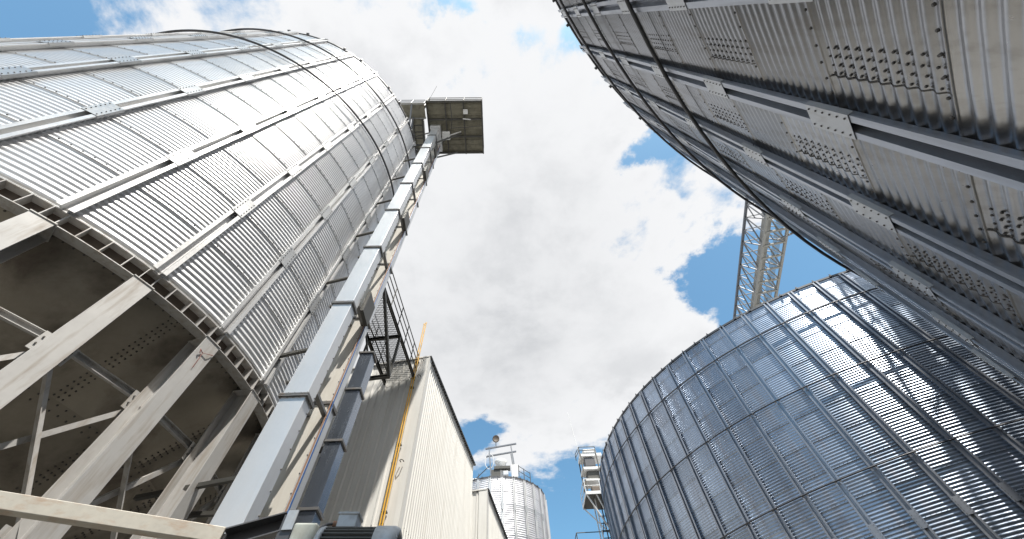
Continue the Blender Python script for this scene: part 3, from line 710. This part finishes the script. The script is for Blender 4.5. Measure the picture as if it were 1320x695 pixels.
MB().lathe(mc, ax, [(.14, R_ * .9), (.14, R_ * 1.06), (.30, R_ * 1.06), (.335, R_ * .98), (.345, R_ * .86), (.335, R_ * .80), (.30, R_ * .80)], 48).build('fan_cowl', 'motor_grey', MO)
gm = MB(); gm.lathe(mc, ax, [(.31, .0), (.31, R_ * .82)], 32)
for r in (.03, .055, .08, .105, .13): 
    o1 = ax.orthogonal().normalized(); o2 = ax.cross(o1)
    gm.tube([mc + ax * .325 + (o1 * math.cos(2 * PI * k / 32) + o2 * math.sin(2 * PI * k / 32)) * r for k in range(33)], .004, 5)
gm.build('fan_grille', 'dark_steel', MO)
tb = MB(); tb.obb(mc + Vector((-.13, -.03, .235)), ax * .085, Vector((0, .075, 0)), Vector((0, 0, .055))); tb.obb(mc + Vector((-.13, -.03, .295)), ax * .095, Vector((0, .085, 0)), Vector((0, 0, .012)))
tb.build('terminal_box', 'motor_grey', MO, bevel=.008)
MB().tube([mc + Vector((-.22, -.03, .235)), mc + Vector((-.27, -.05, .235))], .026, 10).build('cable_gland', 'brass', MO)
MB().tube([mc + Vector((-.25, -.05, .235)), mc + Vector((-.31, -.06, .23)), mc + Vector((-.38, -.08, .18)), mc + Vector((-.46, -.12, .08)), mc + Vector((-.52, -.14, -.05)), mc + Vector((-.55, -.14, -.3)), mc + Vector((-.56, -.14, -.9))], .014, 8).build('power_cable', 'rubber', MO)
MB().obb(mc + Vector((-.46, .0, .02)), ax * .10, Vector((0, .16, 0)), Vector((0, 0, .19))).build('gearbox', 'gearbox', MO, bevel=.02)
MB().lathe(mc, ax, [(-.37, .05), (-.37, .09), (-.34, .09)], 24).build('shaft_collar', 'gearbox', MO)
ft = MB(); ft.obb(mc + Vector((-.1, 0, -.205)), ax * .26, Vector((0, .16, 0)), Vector((0, 0, .015)))
for sx in (-.28, .08):
    for sy in (-.13, .13): ft.obb(mc + Vector((sx, sy, -.17)), ax * .03, Vector((0, .02, 0)), Vector((0, 0, .03)))
ft.build('mounting_foot', 'motor_grey', MO)
ft = MB()
for sx in (-.55, .15):
    for sy in (-.14, .14): ft.box(mc.x + sx - .03, mc.x + sx + .03, mc.y + sy - .03, mc.y + sy + .03, GZ, mc.z - .27)
ft.box(mc.x - .62, mc.x + .22, mc.y - .2, mc.y + .2, mc.z - .27, mc.z - .222); ft.build('stand', 'dark_steel', MO)

# ------------------------------------------------------------------ things on the far silo's roof
H_ = thing('hoist_frame', 'small lifting frame and white machinery on the distant silo roof', 'machinery', (-.3, 36.5, 20.3))
for x, xt in ((-1.0, -1.25), (1.35, .95)):
    for y in (36.0, 37.3): MB().bar((x, y, 20.6), (xt, y, 23.9), .11, .11).build('post', 'truss', H_)
for y in (36.0, 37.3): MB().bar((-1.6, y, 23.7), (1.5, y, 24.15), .14, .12).build('cross_beam', 'truss_shade_and_dark', H_)
MB().lathe((-.1, 36.6, 20.9), (0, 0, 1), [(0, .1), (0, .50), (1.5, .50), (1.75, .62), (1.9, .3), (1.9, 0)], 20).build('cyclone', 'white', H_)
MB().box(-1.0, -.2, 35.9, 36.6, 20.8, 21.5).build('drive_housing', 'frame_dark', H_, bevel=.03)
MB().box(-.75, .8, 35.8, 36.3, 21.5, 21.75).build('drive_guard', 'frame_dark', H_)
MB().box(.1, .6, 35.85, 36.2, 20.9, 21.3).build('motor', 'motor_grey', H_, bevel=.05)
MB().box(.9, 1.5, 35.9, 36.6, 20.7, 21.9).build('control_cabinet', 'white', H_, bevel=.02)
MB().tube([(-1.2 + .42 * math.cos(k * .35), 36.0, 22.4 + .8 * math.sin(k * .35)) for k in range(19)], .03, 6).build('hose', 'white', H_)
for k, x in enumerate((1.6, 2.1, 2.7)):
    MB().tube([(x, 36.2 + k * .4, 20.4), (x, 36.2 + k * .4, 22.0 - .15 * k)], .035, 6).build('rail_post', 'frame_dark', H_)
for dz in (0, .5): MB().tube([(1.6, 36.2, 21.9 - dz), (2.7, 37.0, 21.6 - dz)], .03, 6).build('handrail', 'frame_dark', H_)
MB().tube([(-1.2, 36.0, 21.9), (-3.2, 36.6, 20.4)], .04, 6).build('handrail', 'frame_dark', H_)
MB().tube([(-2.2, 36.2, 20.4), (-2.2, 36.2, 21.3)], .035, 6).build('rail_post', 'frame_dark', H_)
MB().box(-2.9, -2.3, 35.7, 36.1, 20.2, 20.6).build('inspection_hatch', 'white', H_, bevel=.03)
p = Vector((-.55, 36.2, 24.9)); FL = thing('floodlight', 'round floodlight on top of the lifting frame above the distant silo', 'floodlight', p - Vector((0, 0, .75)))
MB().tube([p - Vector((0, 0, .95)), p], .04, 6).build('stem', 'frame_dark', FL)
MB().lathe(p, (.1, -1, -.2), [(.12, .0), (.12, .30), (.16, .34), (.0, .36), (-.2, .2), (-.22, 0)], 20).build('lamp_housing', 'web_shade_and_brown', FL)

# ------------------------------------------------------------------ ladder tower beside the lower right silo
A_ = thing('ladder_tower', 'small tower with caged ladder and white railed platform beyond the lower right silo edge', 'ladder tower', (7.4, 32.4, GZ))
zq = 17.0
def rail(parent, pts, z, mat, h=1.1):
    for dz in (h, h * .5):
        m_ = MB()
        for a, b_ in zip(pts, pts[1:]): m_.tube([(*a, z + dz), (*b_, z + dz)], .032, 6)
        m_.build('handrail', mat, parent)
    for a in pts: MB().tube([(*a, z), (*a, z + h)], .032, 6).build('rail_post', mat, parent)
MB().box(6.75, 8.6, 32.2, 34.6, zq - .12, zq).build('platform', 'frame_dark', A_)
rail(A_, [(6.75, 34.6), (6.75, 32.2), (8.0, 32.2)], zq, 'white')
MB().box(6.75, 8.6, 32.17, 32.2, zq - .15, zq + .1).build('toe_board', 'white', A_)
MB().box(6.72, 6.75, 32.2, 34.6, zq - .15, zq + .1).build('toe_board', 'white', A_)
for dz, h_ in ((3.4, .25), (2.2, .2), (1.2, .12)): MB().box(6.95, 8.9, 32.6, 33.9, zq + dz, zq + dz + h_).build('upper_deck', 'white', A_)
for x, y in ((7.0, 32.6), (7.0, 33.8), (8.4, 32.6)): MB().bar((x, y, zq), (x, y, zq + 3.6), .09, .09).build('post', 'frame_dark', A_)
MB().box(7.3, 8.6, 32.8, 33.6, zq + 1.4, zq + 2.1).build('conveyor_drive', 'frame_dark', A_, bevel=.05)
MB().box(7.3, 8.2, 32.7, 33.5, zq + 2.5, zq + 3.3).build('drive_housing', 'dark_steel', A_, bevel=.05)
MB().box(7.4, 8.1, 32.7, 33.2, zq + .1, zq + .8).build('motor', 'web_shade_and_brown', A_, bevel=.08)
MB().box(7.3, 8.5, 32.6, 33.6, zq + 3.66, zq + 4.1).build('hood', 'white', A_, bevel=.1)
MB().tube([(6.95, 32.6, zq + 3), (6.6, 32.6, zq + 8.0)], .025, 5).build('mast', 'white', A_)
rail(A_, [(6.75, 33.6), (6.95, 32.5), (8.4, 32.5)], zq + 3.6, 'frame_dark', .6)
for a, b_ in (((6.8, 32.3, zq - .1), (8.3, 33.0, zq - 2.6)), ((6.8, 34.5, zq - .1), (8.3, 33.4, zq - 2.6)), ((7.6, 32.3, zq - .1), (8.4, 33.0, zq - 1.8))):
    MB().bar(a, b_, .09, .09).build('strut', 'white', A_)
for x in (7.55, 8.15):
    for y in (33.0, 33.9): MB().bar((x, y, GZ), (x, y, zq - .12), .08, .08).build('stanchion', 'white' if x < 8 else 'frame_dark', A_)
for k in range(34):
    z = GZ + .5 + k * .52; MB().bar((7.55, 33.0, z), (8.15, 33.0, z), .05, .05).build('rung', 'frame_dark', A_)
for k in range(9):
    z = GZ + .5 + k * 1.9; MB().bar((7.55, 33.02, z), (8.15, 33.88, z + 1.7), .05, .05).build('diagonal', 'truss', A_)
MB().box(5.6, 8.6, 33.2, 35.4, 13.25, 13.37).build('platform', 'frame_dark', A_)
rail(A_, [(5.6, 35.4), (5.6, 33.2), (8.2, 33.2)], 13.37, 'frame_dark', 1.15)
MB().lathe((6.9, 34.0, 13.37), (0, 0, 1), [(0, .5), (.55, .5), (.8, .35), (.8, 0)], 16).build('hatch_hood', 'white', A_)

# ------------------------------------------------------------------ conveyor bridge between the two big silos
BR = thing('conveyor_bridge', 'high lattice conveyor bridge crossing the blue gap between the two large silos', 'bridge', (22.5, 8.0, GZ))
b0 = Vector((23.8, 16.3, 0)); bd = Vector((.219, .976, 0)); bn = Vector((.976, -.219, 0)); Z0, Z1, WB = 30.0, 33.2, 1.95
def bp(s_, n_, z): return b0 + bd * s_ + bn * n_ + Vector((0, 0, z))
s0, s1 = -28.0, 13.0
for n_ in (0, WB):
    for z, mt in ((Z0, 'truss_cream'), (Z1, 'truss_shade_and_dark' if n_ == 0 else 'truss')):  # west top chord coloured darker to hold its shadow
        MB().bar(bp(s0, n_, z), bp(s1, n_, z), .20, .20).build('chord', mt, BR)
nseg = 30; ds = (s1 - s0) / nseg
lat = {0: MB(), WB: MB()}
for n_ in (0, WB):
    for k in range(nseg):
        a = s0 + k * ds; face = MB()
        face.bar(bp(a, n_, Z0), bp(a, n_, Z1), .09, .09)
        if k % 2: face.bar(bp(a, n_ + .03, Z0), bp(a + ds, n_ + .03, Z1), .10, .10)
        else: face.bar(bp(a, n_ + .03, Z1), bp(a + ds, n_ + .03, Z0), .10, .10)
        face.bar(bp(a + ds * .5, n_ - .03, (Z0 + Z1) / 2), bp(a + ds * (1 if k % 2 == 0 else 0), n_ - .03, Z1 if k % 2 == 0 else Z1), .07, .07)
        face.build('lattice', 'truss', BR)
for k in range(nseg):
    a = s0 + k * ds
    MB().bar(bp(a, .1, Z1 + .02), bp(a, WB - .1, Z1 + .02), .08, .08).build('top_beam', 'truss', BR)
    f_ = MB(); f_.bar(bp(a, 0, Z0 - .06), bp(a, WB, Z0 - .06), .16, .16)
    f_.bar(bp(a, 0.05, Z0 - .03), bp(a + ds, WB - .05, Z0 - .03), .06, .06)
    f_.build('floor_beam', 'truss_cream', BR)
f_ = MB(); a, b_ = bp(s0, .55, 0), bp(s1, .55, 0)
f_.bar(bp(s0, .50, Z0 + .75), bp(s1, .50, Z0 + .75), .5, .6); f_.build('conveyor_housing', 'truss_cream', BR)
gd = MB()
for i in range(7): gd.bar(bp(s0, .95 + i * .1, Z0 + .12), bp(s1, .95 + i * .1, Z0 + .12), .02, .04)
gd.build('walkway_grating', 'grating', BR)
# side landing
for s_ in (-3.2, -.6): MB().bar(bp(s_, WB, Z0 - .1), bp(s_ - .2, WB + 2.4, Z0 - .1), .14, .18).build('landing_beam', 'truss_shade_and_dark', BR)
MB().add([bp(-3.3, WB + .1, Z0), bp(-.5, WB + .1, Z0), bp(-.7, WB + 2.4, Z0), bp(-3.4, WB + 2.4, Z0), bp(-3.3, WB + .1, Z0 + .05), bp(-.5, WB + .1, Z0 + .05), bp(-.7, WB + 2.4, Z0 + .05), bp(-3.4, WB + 2.4, Z0 + .05)],
         [(3, 2, 1, 0), (4, 5, 6, 7), (0, 1, 5, 4), (1, 2, 6, 5), (2, 3, 7, 6), (3, 0, 4, 7)]).build('landing_deck', 'grating', BR)
MB().bar(bp(-.6, .2, Z0 - 1.4), bp(-.7, WB + 2.3, Z0 - .15), .12, .14).build('landing_brace', 'truss', BR)
for dz in (.55, 1.1):
    f_ = MB(); f_.tube([bp(-.6, WB, Z0 + dz), bp(-.7, WB + 2.4, Z0 + dz), bp(-3.4, WB + 2.4, Z0 + dz)], .03, 6); f_.build('handrail', 'truss_shade_and_dark', BR)

# lattice tower carrying the bridge, standing between the silos
def lattice_tower(name, label, c, hw, z0, z1, seg, col_w=.2):
    T_ = thing(name, label, 'tower', (c[0], c[1], z0)); P = [(-hw, -hw), (hw, -hw), (hw, hw), (-hw, hw)]
    for a in P: MB().bar((c[0] + a[0], c[1] + a[1], z0), (c[0] + a[0], c[1] + a[1], z1), col_w, col_w).build('leg', 'truss', T_)
    n = max(1, int((z1 - z0) / seg)); h = (z1 - z0) / n
    for k in range(n):
        for i in range(4):
            a, b_ = P[i], P[(i + 1) % 4]; f_ = MB(); za, zb = z0 + k * h, z0 + (k + 1) * h
            f_.bar((c[0] + a[0], c[1] + a[1], za), (c[0] + b_[0], c[1] + b_[1], zb), .1, .1); f_.bar((c[0] + b_[0], c[1] + b_[1], za), (c[0] + a[0], c[1] + a[1], zb), .1, .1)
            f_.bar((c[0] + a[0], c[1] + a[1], zb - .05), (c[0] + b_[0], c[1] + b_[1], zb - .05), .12, .12); f_.build('bracing', 'truss', T_)
    return T_
lattice_tower('support_tower', 'lattice tower carrying the bridge where the two large silos nearly meet', (22.9, 8.35), .95, GZ, Z0 - .1, 2.3)
lattice_tower('roof_tower', 'lattice frame carrying the bridge on the overhead silo roof', (17.6, -10.2), 1.1, 25.2, Z0 - .1, 2.3)
lattice_tower('roof_tower', 'lattice frame carrying the bridge on the lower right silo roof', (25.9, 27.0), 1.1, 25.3, Z0 - .1, 2.3)
